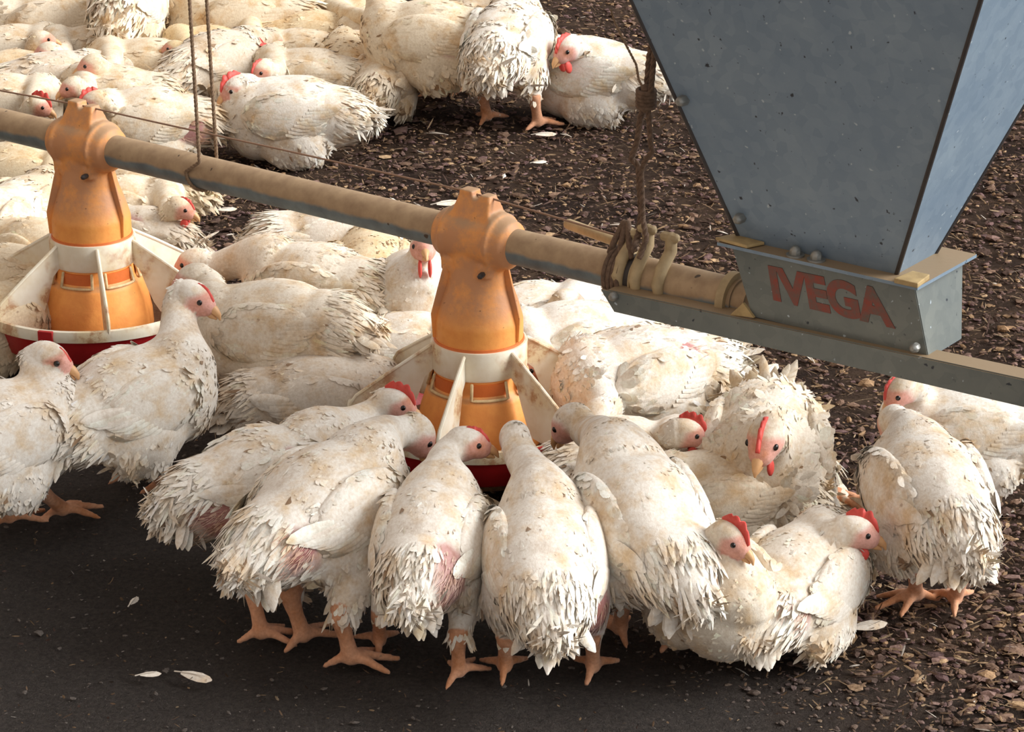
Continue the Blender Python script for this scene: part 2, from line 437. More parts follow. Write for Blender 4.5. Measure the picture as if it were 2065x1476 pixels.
    for (x, y, z, r, kk) in patches:
        d = np.linalg.norm(co-np.array(B(x, y, z)[:]), axis=1)/(r*s)
        wob = np.array([noise.noise(Vector(c_)*45) for c_ in co])*.35
        pm = np.maximum(pm, np.clip((1.15-d+wob)/.35, 0, 1)*kk)
    sk = SKIN*.5+PURP*.5
    col = col*(1-pm[:, None]) + sk*pm[:, None]
    parts = [(co, faces, no, col)]
    # covering feathers
    q4 = faces[-1]; A = co[q4[:, 0]]; ar = np.linalg.norm(np.cross(co[q4[:, 2]]-A, co[q4[:, 1]]-A), axis=1)+1e-9
    fz = zt[q4[:, 0]]; fx = hx[q4[:, 0]]
    xr = (A-np.array(B(0, 0, 0)[:]))@np.array(fw[:])/s
    wt = ar*(1+1.1*np.clip((-xr-.03)/.06, 0, 1))*np.where((fz == 0) | (fz == 5), 1.0, np.where(fz == 1, 2.6, np.where((fz == 2) & (fx < -.003), 3.5, 0)))
    tot = 6500 if fine else 2600
    ids = rg.choice(len(q4), tot, p=wt/wt.sum())
    Pp = co[q4[ids, 0]]*.5 + co[q4[ids, 2]]*.5; Nn = no[q4[ids, 0]]; Dd = dirs[q4[ids, 0]].copy(); tz = fz[ids]
    lp = (Pp-np.array(B(0, 0, 0)[:]))@np.array(R3)/s     # trunk coordinates
    rear = np.clip((-lp[:, 0]-.03)/.08, 0, 1)*((tz == 0) | (tz == 5))
    Dd += rg.normal(0, .12+.16*fluff, Dd.shape)*(1+rear[:, None]*.5)
    big = 1.0 if fine else 1.35
    Ln = np.where((tz == 0) | (tz == 5), .0175, np.where(tz == 1, .0125, .008))*big*s*rg.uniform(.7, 1.3, tot)*(1+.5*rear)*(1+.5*max(0, fluff-.3))
    hair = rg.random(tot) < (.22+.75*rear)
    Ln = np.where(hair, Ln*(1.15+.25*rear), Ln)
    Wd = Ln*np.where(hair, .17-.05*rear, .50)*rg.uniform(.8, 1.2, tot)
    lift = R(3.5) + R(4)*rg.random(tot) + rear*R(2)*rg.random(tot) + max(0, fluff-.1)*R(9)*rg.random(tot)
    ppm = pm[q4[ids, 0]]
    bare = ppm > .35
    keep = ~(bare & (rg.random(tot) < .35))
    Wd = np.where(bare, Wd*.22, Wd); Ln = np.where(bare, Ln*.6, Ln); lift = np.where(bare, lift+R(10), lift)
    t1 = rg.random((tot, 1)); fc = basecol*(.93+.09*rg.random((tot, 1)))
    fc = fc*(1-.35*(t1 > .6)*rg.random((tot, 1))) + CREAM*(.35*(t1 > .6)*rg.random((tot, 1)))
    fc = np.where((t1 < .02+.05*grey), fc*lin(170, 150, 132), fc)
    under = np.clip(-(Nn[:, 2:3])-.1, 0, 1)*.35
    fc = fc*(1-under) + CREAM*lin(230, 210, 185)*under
    fc = np.where(bare[:, None], fc*lin(232, 205, 200), fc)
    fc = np.minimum(fc, .90)
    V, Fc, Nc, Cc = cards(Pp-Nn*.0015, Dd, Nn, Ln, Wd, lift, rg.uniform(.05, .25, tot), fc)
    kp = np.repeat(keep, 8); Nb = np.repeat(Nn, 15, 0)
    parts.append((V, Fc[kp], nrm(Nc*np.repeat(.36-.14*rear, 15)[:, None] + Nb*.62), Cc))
    me2 = np_mesh('body', parts); bpy.data.meshes.remove(me)
    link('body', me2, root, [M['plumage']])
    # wings
    def blade(P, D, N, L, Wd, lift, curl, colr):
        return cards(np.array(P, float), np.array(D, float), np.array(N, float), np.array(L), np.array(Wd), np.array(lift), np.array(curl), np.array(colr))
    for sd in (-1, 1):
        wm = MB(); rot = Matrix.Rotation(R(4)*sd, 3, 'Z') @ Matrix.Rotation(R(12)*sd, 3, 'X') @ Matrix.Rotation(R(-1-7*droop), 3, 'Y')
        wc = Vector((.000, sd*.059*flat, .014-.006*droop))
        Mw = R3 @ rot
        wm.blob(B(*wc), (.074*s, .016*s, .043*s), Mw, 4)
        w0 = wm.mesh('tmpw'); cw, nw, fw_ = mesh_np(w0); bpy.data.meshes.remove(w0)
        outn = np.array((Mw @ Vector((0, sd, 0)))[:])
        wcl = np.tile(basecol*.95, (len(cw), 1)); prt = [(cw, fw_, nw, wcl)]
        tri = fw_[0]; cen = cw[tri].mean(1); fn = nw[tri[:, 0]]
        ok = np.where((fn@outn) > .05)[0]; m_ = 420 if fine else 200
        ii = rg.choice(ok, m_); back = np.array((Mw @ Vector((-1, 0, -.12)))[:])
        Dw = np.tile(back, (m_, 1)) + rg.normal(0, .12+.2*fluff, (m_, 3))
        Lw = .019*s*rg.uniform(.8, 1.25, m_)
        cwf = np.minimum(basecol*(.92+.12*rg.random((m_, 1))), .88)
        v_, f_, n_, c_ = cards(cen[ii], Dw, fn[ii], Lw, Lw*.55, R(2)+R(4)*rg.random(m_), rg.uniform(.1, .3, m_), cwf)
        prt.append((v_, f_, nrm(n_*.38+np.repeat(fn[ii], 15, 0)*.62), c_))
        P = []; D = []; N = []; L = []; Wq = []
        nq = 9
        for i in range(nq):          # long flight feathers closing over each other toward the rump
            u = i/(nq-1); q = Vector((-.046+.040*u, sd*(.0125+.003*math.sin(u*3)), .014-.044*u))
            P.append(B(*wc) + Mw @ (q*s)); dd = Vector((-1, -sd*.26, .06+.06*u))
            D.append((Mw @ dd)[:]); N.append((Mw @ Vector((-.05, sd, .25)))[:]); L.append((.060-.020*u)*s*rg.uniform(.93, 1.07)); Wq.append(.0165*s)
        P = [p[:] for p in P]
        cf = np.minimum(np.tile(basecol, (nq, 1))*(.9+.12*rg.random((nq, 1))), .88)
        prt.append(blade(P, D, N, L, Wq, [R(1)+R(6)*fluff*rg.random()]*nq, [.16]*nq, cf))
        link('wing', np_mesh('wing', prt), root, [M['plumage']])
    # tail
    nt = 11; P = []; D = []; N = []; L = []; Wq = []; cf = []
    tp = R(tail)
    for i in range(nt*2):
        layer = i//nt; u = (i % nt)/(nt-1)*2-1; fan = R(34+25*fluff)*u
        dl = Vector((-math.cos(fan)*math.cos(tp), math.sin(fan), math.sin(tp) - .12*layer)); dl += Vector(rg.normal(0, .07+.06*fluff, 3)); D.append((R3 @ dl)[:])
        P.append(B(-.118, .020*u, .012-.012*layer-.004*abs(u))[:])
        N.append((R3 @ Vector((math.sin(tp)*.9+.05, .35*u, math.cos(tp))))[:]); L.append((.066-.012*abs(u)-.010*layer)*s*rg.uniform(.62, 1.15)); Wq.append(.0175*s*rg.uniform(.7, 1.15))
        cf.append(np.minimum(basecol*rg.uniform(.86, 1.02), .88))
    prt = [blade(P, D, N, L, Wq, [R(3)]*len(P), list(rg.uniform(.05, .3, len(P))), cf)]
    m_ = 170                         # loose down round the tail root
    th = rg.uniform(0, 2*math.pi, m_); rad = rg.uniform(.3, 1, m_)
    Pn = np.array([B(-.100-.018*rg.random(), .034*math.cos(a)*q, .004+.032*math.sin(a)*q)[:] for a, q in zip(th, rad)])
    Nn_ = np.array([(R3 @ Vector((-.5, math.cos(a), math.sin(a))))[:] for a in th]); Dn = np.array([(R3 @ Vector((-1, .25*math.cos(a), math.sin(tp)*.7+.25*math.sin(a))))[:] for a in th]) + rg.normal(0, .2, (m_, 3))
    Lt = .036*s*rg.uniform(.6, 1.2, m_)
    prt.append(cards(Pn, Dn, nrm(Nn_), Lt, Lt*.20, R(2)+R(8)*rg.random(m_), rg.uniform(0, .2, m_), np.minimum(basecol*(.9+.12*rg.random((m_, 1))), .88)))
    link('tail', np_mesh('tail', prt), root, [M['plumage']])
    # beak, eyes, comb, wattles
    b = MB(); b.tube([Hh(.021, 0, -.002), Hh(.028, 0, -.003), Hh(.034, 0, -.006), Hh(.037, 0, -.010)], [.0062*hs, .0050*hs, .0031*hs, .0011*hs], 10)
    b.tube([Hh(.021, 0, -.008), Hh(.027, 0, -.010), Hh(.0325, 0, -.0112)], [.0048*hs, .0038*hs, .0014*hs], 10)
    b.build('beak', M['beak'], root, angle=0)
    for sd in (-1, 1):
        e = MB(); e.blob(Hh(.0125, sd*.0122, .0035), (.0033*hs, .0026*hs, .0033*hs), H3, 2)
        e.build('eye', M['eye'], root, angle=0)
    if comb > 0:
        cm = MB(); L = .034*hs*(.6+.5*comb); hgt = .0125*comb
        n = 16; top = []; bot = []
        for i in range(n+1):
            u = i/n; x = .024 - u*L/hs; zt_ = .0155 - .26*(x-.004)**2*60*.35
            zz = zt_ if x < .012 else zt_ - (x-.012)*.55
            tooth = (.72+.28*abs(math.sin(u*math.pi*4.0)))*math.sin(min(1, u*2.2+.12)*math.pi/2)*(1 if u < .8 else (1-u)/.2*.8+.2)
            bot.append((x, zz-.003)); top.append((x - .003*u, zz + hgt*tooth))
        for i in range(n):
            w0 = .0026; w1 = .0012
            q = [Hh(bot[i][0], -w0, bot[i][1]), Hh(bot[i+1][0], -w0, bot[i+1][1]), Hh(bot[i+1][0], w0, bot[i+1][1]), Hh(bot[i][0], w0, bot[i][1]),
                 Hh(top[i][0], -w1, top[i][1]), Hh(top[i+1][0], -w1, top[i+1][1]), Hh(top[i+1][0], w1, top[i+1][1]), Hh(top[i][0], w1, top[i][1])]
            cm.hexa(q)
        cme = cm.mesh('comb'); bm = bmesh.new(); bm.from_mesh(cme); bmesh.ops.remove_doubles(bm, verts=bm.verts, dist=1e-5); bm.to_mesh(cme); bm.free()
        link('comb', cme, root, [M['comb']])
    if wattle > 0:
        for sd in (-1, 1):
            w = MB(); w.blob(Hh(.016, sd*.006, -.019-.004*wattle), (.0065*hs, .0026*hs, (.006+.006*wattle)*hs), H3, 2)
            w.build('wattle', M['comb'], root, angle=0)
    BIRDS.append((root, dist, c)); hl_ = Mb.inverted() @ hp / s
    if head and (hl_.x < .105 or hl_.x > .26 or abs(hl_.y) > .12): print('HEAD %.2f %.2f %.2f' % tuple(hl_), label[:60])
    if dist > .19 or dist < .05: print('NECK %.3f' % dist, label)
    return root

# ------------------------------------------------------------------ setting: litter floor
def ground():
    nx, ny = 260, 330; x0, x1, y0, y1 = -2.6, 2.6, 1.4, 8.0
    xs = np.linspace(x0, x1, nx); ys = np.linspace(y0, y1, ny)
    V = []
    for y in ys:
        for x in xs:
            z = noise.noise(Vector((x*2.2, y*2.2, 0)))*.006 + noise.noise(Vector((x*12, y*12, 3)))*.004 + noise.noise(Vector((x*38, y*38, 7)))*.003
            V.append((x, y, z-.006))
    Fq = [(j*nx+i, j*nx+i+1, (j+1)*nx+i+1, (j+1)*nx+i) for j in range(ny-1) for i in range(nx-1)]
    me = bpy.data.meshes.new('floor'); me.from_pydata(V, [], Fq); me.shade_smooth()
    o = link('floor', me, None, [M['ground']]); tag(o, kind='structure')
ground()

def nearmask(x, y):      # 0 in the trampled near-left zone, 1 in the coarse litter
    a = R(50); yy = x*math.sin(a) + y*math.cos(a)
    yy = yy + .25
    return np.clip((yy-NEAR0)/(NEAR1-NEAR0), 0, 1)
def clods():
    rg = np.random.default_rng(11)
    bm = bmesh.new(); bmesh.ops.create_icosphere(bm, subdivisions=1, radius=1)
    iv = np.array([v.co[:] for v in bm.verts]); itf = np.array([[v.index for v in f.verts] for f in bm.faces]); bm.free()
    n = 95000
    y = 2.2 + (rg.random(n)**1.25)*4.4; x = rg.uniform(-1, 1, n)*(.30*y+.15)
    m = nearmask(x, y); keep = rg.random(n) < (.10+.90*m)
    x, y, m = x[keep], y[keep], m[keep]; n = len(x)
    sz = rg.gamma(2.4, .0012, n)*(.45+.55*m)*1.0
    sc = np.stack([sz*rg.uniform(.8, 1.7, n), sz*rg.uniform(.6, 1.2, n), sz*rg.uniform(.25, .6, n)], 1)
    an = rg.uniform(0, 2*math.pi, n); ca, sa = np.cos(an)[:, None], np.sin(an)[:, None]
    v = iv[None]*(1+rg.normal(0, .24, (n, len(iv), 1)))*sc[:, None, :]
    vx = v[..., 0]*ca - v[..., 1]*sa + x[:, None]; vy = v[..., 0]*sa + v[..., 1]*ca + y[:, None]; vz = v[..., 2] + (sc[:, 2]*.4)[:, None]-.003
    V = np.stack([vx, vy, vz], 2).reshape(-1, 3); Fc = (np.arange(n)[:, None, None]*len(iv)+itf[None]).reshape(-1, 3)
    pal = np.array([lin(88, 70, 62), lin(120, 97, 82), lin(106, 84, 82), lin(148, 120, 92), lin(128, 104, 96), lin(176, 148, 116)])
    ci = rg.choice(6, n, p=[.27, .23, .2, .12, .13, .05]); cc = pal[ci]*rg.uniform(.9, 1.6, (n, 1))
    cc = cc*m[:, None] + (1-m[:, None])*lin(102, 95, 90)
    Cc = np.repeat(cc[:, None], len(iv), 1).reshape(-1, 3)
    me = np_mesh('loose_litter', [(V, Fc, np.zeros_like(V), Cc)], custom=False)
    o = link('loose_litter', me, None, [M['litter']]); me.shade_flat(); tag(o, 'brown crumbly clods of poultry litter strewn over the pen floor', 'litter', kind='stuff')
    # straw and wood shavings
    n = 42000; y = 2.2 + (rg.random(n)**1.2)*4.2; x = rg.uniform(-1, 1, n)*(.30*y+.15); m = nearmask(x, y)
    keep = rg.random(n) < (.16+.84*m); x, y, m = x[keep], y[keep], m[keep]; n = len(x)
    P = np.stack([x, y, rg.uniform(.001, .007, n)], 1); an = rg.normal(0, .9, n)
    D = np.stack([np.cos(an), np.sin(an), rg.normal(0, .10, n)], 1); N = nrm(np.stack([rg.normal(0, .4, n), rg.normal(0, .4, n), np.ones(n)], 1))
    L = rg.gamma(3, .0042, n)*(.4+.6*m); pal = np.array([lin(150, 124, 96), lin(124, 100, 80), lin(184, 160, 130), lin(104, 82, 74), lin(206, 196, 184)])
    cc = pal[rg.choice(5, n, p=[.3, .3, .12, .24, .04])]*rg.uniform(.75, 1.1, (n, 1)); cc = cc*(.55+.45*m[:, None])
    prt = cards(P, D, N, L, rg.uniform(.0012, .0034, n), rg.normal(0, .12, n), rg.normal(.1, .2, n), cc)
    o = link('straw_bits', np_mesh('straw_bits', [prt], custom=False), None, [M['litter']])
    tag(o, 'short tan straw and wood shavings mixed into the litter', 'straw', kind='stuff')
clods()

def loose_feather(px, py, L, an, label, curl=.5):
    p = at_z(px, py, .010); o = empty('loose_feather', (p.x, p.y, .0), R(an))
    tag(o, label, 'feather', 'loose white feathers on the litter')
    vane = cards(np.array([[0, 0, .008]]), np.array([[1., 0, 0]]), nrm(np.array([[0, -.45, 1.]])), np.array([L]), np.array([L*.34]), np.array([.12]), np.array([curl*.35]), np.array([lin(236, 228, 216)]))
    link('vane', np_mesh('vane', [vane], custom=False), o, [M['plumage']])
    MB().tube([(-L*.22, 0, .007), (L*.3, 0, .0095), (L*.8, 0, .0100)], [.0009, .0008, .0004], 6).build('quill', M['quill'], o, angle=0)
for a in [
    (1265, 215, .040, 150, 'forked white feather on the litter at the hanging cords, right of the sitting hen'),
    (1148, 272, .026, 130, 'small white feather on dark litter beyond the far standing hen, right of its foot'),
    (1080, 268, .042, 10, 'long curled white feather lying at the toes of the far standing hen'),
    (895, 268, .040, 160, 'pale feather on the open litter below the two standing far hens'),
    (1270, 452, .036, 165, 'white feather lying left of the knotted rope end above the pipe'),
    (1075, 325, .028, 20, 'small fluffy feather in the middle of the open litter'),
    (1015, 355, .022, 80, 'tiny white feather just above the right pan feeder'),
    (880, 408, .050, 20, 'long pale feather behind the pipe, left of the right feeder clamp'),
    (1515, 732, .050, 105, 'upright white feather on the litter below the steel angle rail'),
    (1545, 748, .045, 60, 'second white feather beside the fluffed hen tail, below the steel rail'),
    (1700, 1110, .030, 20, 'small white feather below the beak of the right sitting hen'),
    (1720, 1262, .046, 20, 'white feather on the litter right of the sitting hen in the right foreground'),
    (262, 1215, .022, 70, 'lone faint feather on the dark trampled litter at the lower left'),
    (365, 1352, .040, -25, 'curved white feather on dark litter near the bottom left of the pen'),
    (282, 1357, .024, 10, 'little feather left of the curved feather near the bottom left'),
    (1640, 725, .030, 100, 'short white feather under the steel angle rail below the hopper'),
    (440, 420, .034, 15, 'pale feather on litter under the pipe, left of the middle hens'),
    (500, 465, .030, -15, 'small feather between the left feeder hens and the middle hens'),
]: loose_feather(*a[:4], a[4])

# ------------------------------------------------------------------ the feed line
P2v = Vector((-.0437, 3.083, .346)); P1v = Vector((-.627, 3.521, .346))
U = (P2v-P1v).normalized(); Vp = Vector((-U.y, U.x, 0))            # Vp points away from the camera
if Vp.y < 0: Vp = -Vp
def on_pipe(s_, c=0.0, z=None):
    p = P2v + U*s_ - Vp*c; return Vector((p.x, p.y, P2v.z if z is None else z))
pipe_yaw = math.atan2(U.y, U.x)

def pan_feeder(loc, phi0, label, tabs, zs=1.0):
    root = empty('pan_feeder', (loc.x, loc.y, 0)); tag(root, label, 'feeder', 'pan feeders hanging on the feed pipe')
    # moulded neck, clamp collar and top lug
    Ru = Matrix.Rotation(pipe_yaw, 3, 'Z')
    mb = MB()
    secs = [(.204, .0590, .0590), (.236, .0590, .0590), (.258, .0525, .053), (.285, .0440, .043), (.312, .0400, .036), (.345, .036, .034)]
    vs = []; n = 40
    for z, a, b in secs:
        for i in range(n):
            t = 2*math.pi*i/n; vs.append(Ru @ Vector((a*math.cos(t), b*math.sin(t), z)))
    fs = [(k*n+i, k*n+(i+1) % n, (k+1)*n+(i+1) % n, (k+1)*n+i) for k in range(len(secs)-1) for i in range(n)]
    fs += [tuple(range(n-1, -1, -1)), tuple((len(secs)-1)*n+i for i in range(n))]
    mb.add(vs, fs)
    ax = Ru @ Vector((1, 0, 0)); cc = Vector((0, 0, .346))
    mb.tube([cc-ax*.036, cc+ax*.036], .0375, 32)
    for sg in (-1, 1): mb.tube([cc+ax*sg*.033, cc+ax*sg*.040], .0405, 32, cap=False)
    q = []
    for z, hu, hv in ((.352, .036, .033), (.402, .026, .011)):
        for x, y in ((-1, -1), (1, -1), (1, 1), (-1, 1)): q.append(Ru @ Vector((x*hu, y*hv, z)))
    mb.hexa(q)
    mb.box((Ru @ Vector((-.014, 0, .406))), (.011, .010, .005), Ru); mb.box((Ru @ Vector((.016, 0, .404))), (.008, .009, .004), Ru)
    for sg, z0 in ((-1, .330), (1, .330)):        # lower lugs with bolt
        mb.box(Ru @ Vector((sg*.030, -.026, .312)), (.008, .008, .008), Ru)
    me = remeshed(mb, .0024); bm = bmesh.new(); bm.from_mesh(me)
    for _ in range(3): bmesh.ops.smooth_vert(bm, verts=bm.verts, factor=.5, use_axis_x=True, use_axis_y=True, use_axis_z=True)
    bm.to_mesh(me); bm.free(); me.shade_smooth()
    nk = link('neck', me, root, [M['orange']])
    rb = MB()
    for az in (R(-32), R(-168)):
        rb = MB(); d = Vector((math.cos(az), math.sin(az), 0)); rb.plate([d*.036+Vector((0, 0, .315)), d*.047+Vector((0, 0, .312)), d*.0645+Vector((0, 0, .245)), d*.0625+Vector((0, 0, .212)), d*.055+Vector((0, 0, .212)), d*.045+Vector((0, 0, .26))], .0035); rb.build('rib', M['orange'], root, bevel=.0008)
    bl = MB(); p = Ru @ Vector((.034, -.036, .312)); bl.tube([p, p+Ru @ Vector((.002, -.008, 0))], .004, 6); bl.build('bolt', M['dark'], nk)
    cr = MB(); cr.lathe([(.0565, .207), (.0635, .2065), (.0645, .203), (.0640, .170), (.0625, .1665), (.0555, .1665)], 72, closed=True); collar = cr.build('collar', M['white'], root)
    MB().lathe([(.0585, .205), (.0608, .2062), (.0600, .210), (.0585, .210)], 72, closed=True).build('seam_ring', M['dorange'], collar)
    # inner cone with slot band
    ic = MB(); ic.lathe([(.052, .172), (.0600, .168), (.0620, .150), (.0650, .143), (.0700, .139), (.0715, .134), (.0790, .112), (.0835, .088), (.0850, .058), (.080, .058)], 72)
    cone = ic.build('inner_cone', M['orange'], root)
    for k in range(6):
        a0 = R(phi0 + 60*k + 9); a1 = R(phi0 + 60*k + 51)
        MB().lathe([(.0605, .146), (.0636, .1455), (.0632, .1625), (.0600, .1630)], 14, closed=True, a0=a0, a1=a1).build('shutter', M['dorange'], cone)
        lp = MB(); arc = lambda r, z: [(r*math.cos(a0+(a1-a0)*i/14), r*math.sin(a0+(a1-a0)*i/14), z) for i in range(15)]
        path = [(.0635*math.cos(a0), .0635*math.sin(a0), .163)] + arc(.0690, .1425) + [(.0635*math.cos(a1), .0635*math.sin(a1), .163)]
        lp.tube(path, .0022, 8); lp.build('slot_lip', M['lip'], cone, angle=0)
        # grill fin
        az = R(phi0+60*k); d = Vector((math.cos(az), math.sin(az), 0)); pt = lambda r, z: d*r+Vector((0, 0, z))
        fn = MB(); prof = [(.0625, .203), (.070, .2005), (.166, .139), (.1745, .129), (.1750, .106), (.1200, .092), (.104, .094), (.094, .108), (.0845, .130), (.074, .158), (.0625, .168)]
        fn.plate([pt(r, z) for r, z in prof], .0022)
        fn.tube([pt(.066, .2015), pt(.118, .170), pt(.167, .1385), pt(.1748, .128), pt(.1752, .108)], .0027, 8)
        fn.build('grill_fin', M['white'], root, angle=35)
    rm = MB(); rm.lathe([(.1690, .114), (.1720, .1160), (.1765, .1150), (.1785, .1080), (.1775, .0990), (.1700, .0985)], 96, closed=True); rim = rm.build('rim', M['white'], root)
    pn = MB(); pn.lathe([(.0, .046), (.10, .046), (.132, .050), (.158, .066), (.1690, .099), (.1715, .099), (.1610, .063), (.135, .045), (.10, .0415), (0, .0415)], 96); pn.build('pan', M['red'], root)
    for az in tabs:
        a = R(az); d = Vector((math.cos(a), math.sin(a), 0)); Rt = Matrix.Rotation(a, 3, 'Z')
        tb = MB(); tb.box(d*.1775+Vector((0, 0, .1055)), (.0030, .0115, .0105), Rt); tb.build('clip', M['red'], rim, bevel=.001)
    fd = MB(); fd.lathe([(0, .066), (.09, .066), (.13, .0635), (.153, .0600), (.150, .050), (0, .048)], 64)
    f = fd.build('feed_mash', M['feed'], root)
    tag(f, 'crumbly brown feed in the pan', kind='stuff')
    root.scale = (1, 1, 1)
    return root
pan_feeder(P2v, -107, 'orange and white pan feeder in the middle, crowded by feeding hens, on a red pan', (-62,))
pan_feeder(P1v, -75, 'orange and white pan feeder at the left edge, hen head raised at its right rim', (-105, 20))

# pipe with coupling
pr = empty('feed_pipe', on_pipe(0)); tag(pr, 'long dusty galvanised feed pipe running through both pan feeders to the hopper', 'pipe')
def loc_to(root, p): return Vector(p) - root.location
mb = MB(); a = loc_to(pr, on_pipe(-2.6)); b = loc_to(pr, on_pipe(.420)); mb.tube([a, b], .0235, 40, cap=False); mb.build('tube', M['pipe'], pr)
# coupling: positions along the pipe
def ring(s0, s1, r, name, mat, n=40):
    MB().tube([loc_to(pr, on_pipe(s0)), loc_to(pr, on_pipe(s1))], r, n, cap=False).build(name, M[mat], pr)
ring(.222, .262, .0275, 'coupling_sleeve', 'dark')
for s_ in (.234, .245, .257): ring(s_-.0012, s_+.0012, .0300, 'sleeve_band', 'cream')
ring(.262, .402, .0262, 'cream_sleeve', 'pipe')
ring(.386, .397, .0335, 'flange_ring', 'cream')
for s_, ln in ((.240, .020), (.266, .030), (.300, .026)):      # upright clamp ears
    h = MB(); c0 = loc_to(pr, on_pipe(s_)); d = (-Vp*.25+Vector((0, 0, 1))).normalized()
    h.tube([c0 - Vp*.024 + Vector((0, 0, -.016)), c0 - Vp*.029 + Vector((0, 0, .006)), c0 - Vp*.020 + Vector((0, 0, .024)), c0 + Vector((0, 0, .032+ln*.4)), c0 + Vector((0, 0, .034+ln))], [.006, .008, .008, .008, .0075], 10)
    h.tube([c0 + Vector((0, 0, .034+ln)) - U*.010, c0 + Vector((0, 0, .034+ln)) + U*.006], .0065, 8)
    h.build('clamp_hook', M['cream'], pr)
# rod behind the pipe
rd = MB(); ro = on_pipe(.14, -.055, .352); 
rod = MB().tube([at_z(1147, 452, .34)-ro, at_z(1272, 497, .34)-ro], .0075, 10).build('steel_rod', M['cream'], None); rod.location = ro
tag(rod, 'short dusty tan rod parallel to and just behind the feed pipe, left of the rope', 'rod')

# ------------------------------------------------------------------ hopper
hp0 = on_pipe(.52, 0, 0)
hr_ = empty('feed_hopper', hp0); tag(hr_, 'big grey galvanised feed hopper on a box with worn red lettering', 'hopper')
L_ = lambda p: Vector(p) - hp0
nF = -Vp
def pl(px, py, c, z=None, slope=0.0, z0=0.0):
    """point seen at px,py on the plane c metres in front of the pipe, leaning out by slope per metre of height above z0"""
    n = (nF - Vector((0, 0, slope))).normalized(); p0 = on_pipe(0, c, z0)
    return at_plane(px, py, p0, n)
def sc(p): d = p - P2v; return d.dot(U), -d.dot(Vp), p.z
bl = sc(pl(1518, 642, .040)); br = sc(pl(1872, 716, .040)); tl = sc(pl(1476, 492, .058)); tr = sc(pl(1843, 572, .058))
print('box', bl, br, tl, tr)
zb0 = (bl[2]+br[2])/2; zb1 = (tl[2]+tr[2])/2
print('zb', zb0, zb1)
s0b, s1b, s0t, s1t = bl[0], br[0], tl[0], tr[0]
def oq(s_, c, z): return L_(on_pipe(s_, c, z))
def shell(name, lo, hi, mat, th=.002, faces=(0, 1, 2, 3)):
    """open four sided sheet metal tube: lo/hi = (s0,s1,c,z)"""
    m = MB()
    A = [oq(lo[0], lo[2], lo[3]), oq(lo[1], lo[2], lo[3]), oq(lo[1], -lo[2], lo[3]), oq(lo[0], -lo[2], lo[3])]
    Bq = [oq(hi[0], hi[2], hi[3]), oq(hi[1], hi[2], hi[3]), oq(hi[1], -hi[2], hi[3]), oq(hi[0], -hi[2], hi[3])]
    for i in faces: m.plate([A[i], A[(i+1) % 4], Bq[(i+1) % 4], Bq[i]], th)
    return m.build(name, M[mat], hr_, smooth=False)
abox = shell('auger_box', (s0b, s1b, .040, zb0), (s0t, s1t, .058, zb1), 'grimy')
MB().plate([oq(s0b, .040, zb0), oq(s1b, .040, zb0), oq(s1b, -.040, zb0), oq(s0b, -.040, zb0)], .002).build('box_floor', M['galv'], hr_, smooth=False)
# flange shelf
fl = MB(); zf = zb1+.001; hbl0 = sc(pl(1494, 470, .046))[0]; hbr0 = sc(pl(1808, 543, .046))[0]
for (sa, sb, ca, cb) in ((s0t-.012, s1t+.012, .040, .072), (s0t-.012, s1t+.012, -.072, -.040), (s0t-.012, hbl0+.004, -.040, .040), (hbr0-.004, s1t+.012, -.040, .040)):
    fl.plate([oq(sa, ca, zf), oq(sb, ca, zf), oq(sb, cb, zf), oq(sa, cb, zf)], .004)
flange = fl.build('flange', M['galv'], hr_, smooth=False)
# funnel
slope = .34
hbl = sc(pl(1494, 470, .046)); hbr = sc(pl(1808, 543, .046)); zh0 = (hbl[2]+hbr[2])/2
e1 = sc(pl(1282, 12, .046, slope=slope, z0=zh0)); e2 = sc(pl(1874, 330, .046, slope=slope, z0=zh0))
print('hopper', hbl, hbr, e1, e2)
zt_ = .98
def ext(a, b): t = (zt_-a[2])/(b[2]-a[2]); return a[0]+(b[0]-a[0])*t
hbl2 = (hbl[0], .046, zh0); hbr2 = (hbr[0], .046, zh0)
stl, str_ = ext(hbl2, e1), ext(hbr2, e2); ct = .046+slope*(zt_-zh0)
funnel = shell('funnel', (hbl[0], hbr[0], .046, zf+.002), (stl, str_, ct, zt_), 'galv')
sm = MB()
for (a_, b_, c0, c1, sg) in ((hbl[0], stl, .046, ct, 1), (hbr[0], str_, .046, ct, 1), (hbl[0], stl, -.046, -ct, 1), (hbr[0], str_, -.046, -ct, 1)):
    p, q = oq(a_, c0, zf), oq(b_, c1, zt_); sm.tube([p, q], .0028, 8)
sm.build('folded_seam', M['dark'], funnel)
for (px, py) in ((1648, 512), (1606, 500)):
    p = L_(pl(px, py, .056, z0=0)); p = oq(sc(pl(px, py, .058))[0], .060, zf+.003)
    m = MB(); m.tube([p, p+Vector((0, 0, .005))], .0070, 8); m.tube([p-Vector((0, 0, .001)), p+Vector((0, 0, .0012))], .011, 16, cap=False); m.build('flange_bolt', M['bolt'], flange)
for (px, py, cc_) in ((1384, 200, 0), (1499, 437, 0)):
    p = L_(pl(px, py, .046, slope=slope, z0=zh0)); d = (p+hp0-Vector((0, 0, CH))).normalized()
    m = MB(); m.tube([p+nF*.001, p+nF*.012], .0065, 6); m.build('side_bolt', M['bolt'], funnel)
m = MB(); m.plate([oq(s1t-.012, .040, zf+.005), oq(s1t+.010, .040, zf+.005), oq(s1t+.014, .076, zf+.005), oq(s1t-.016, .076, zf+.005)], .006); m.build('corner_bracket', M['yellow'], flange, smooth=False, bevel=.001)
m = MB(); m.plate([oq(s0t-.016, .070, zf+.005), oq(s0t+.030, .074, zf+.005), oq(s0t+.040, .050, zf+.005), oq(s0t-.006, .046, zf+.005)], .004); m.build('corner_bracket', M['yellow'], flange, smooth=False, bevel=.001)
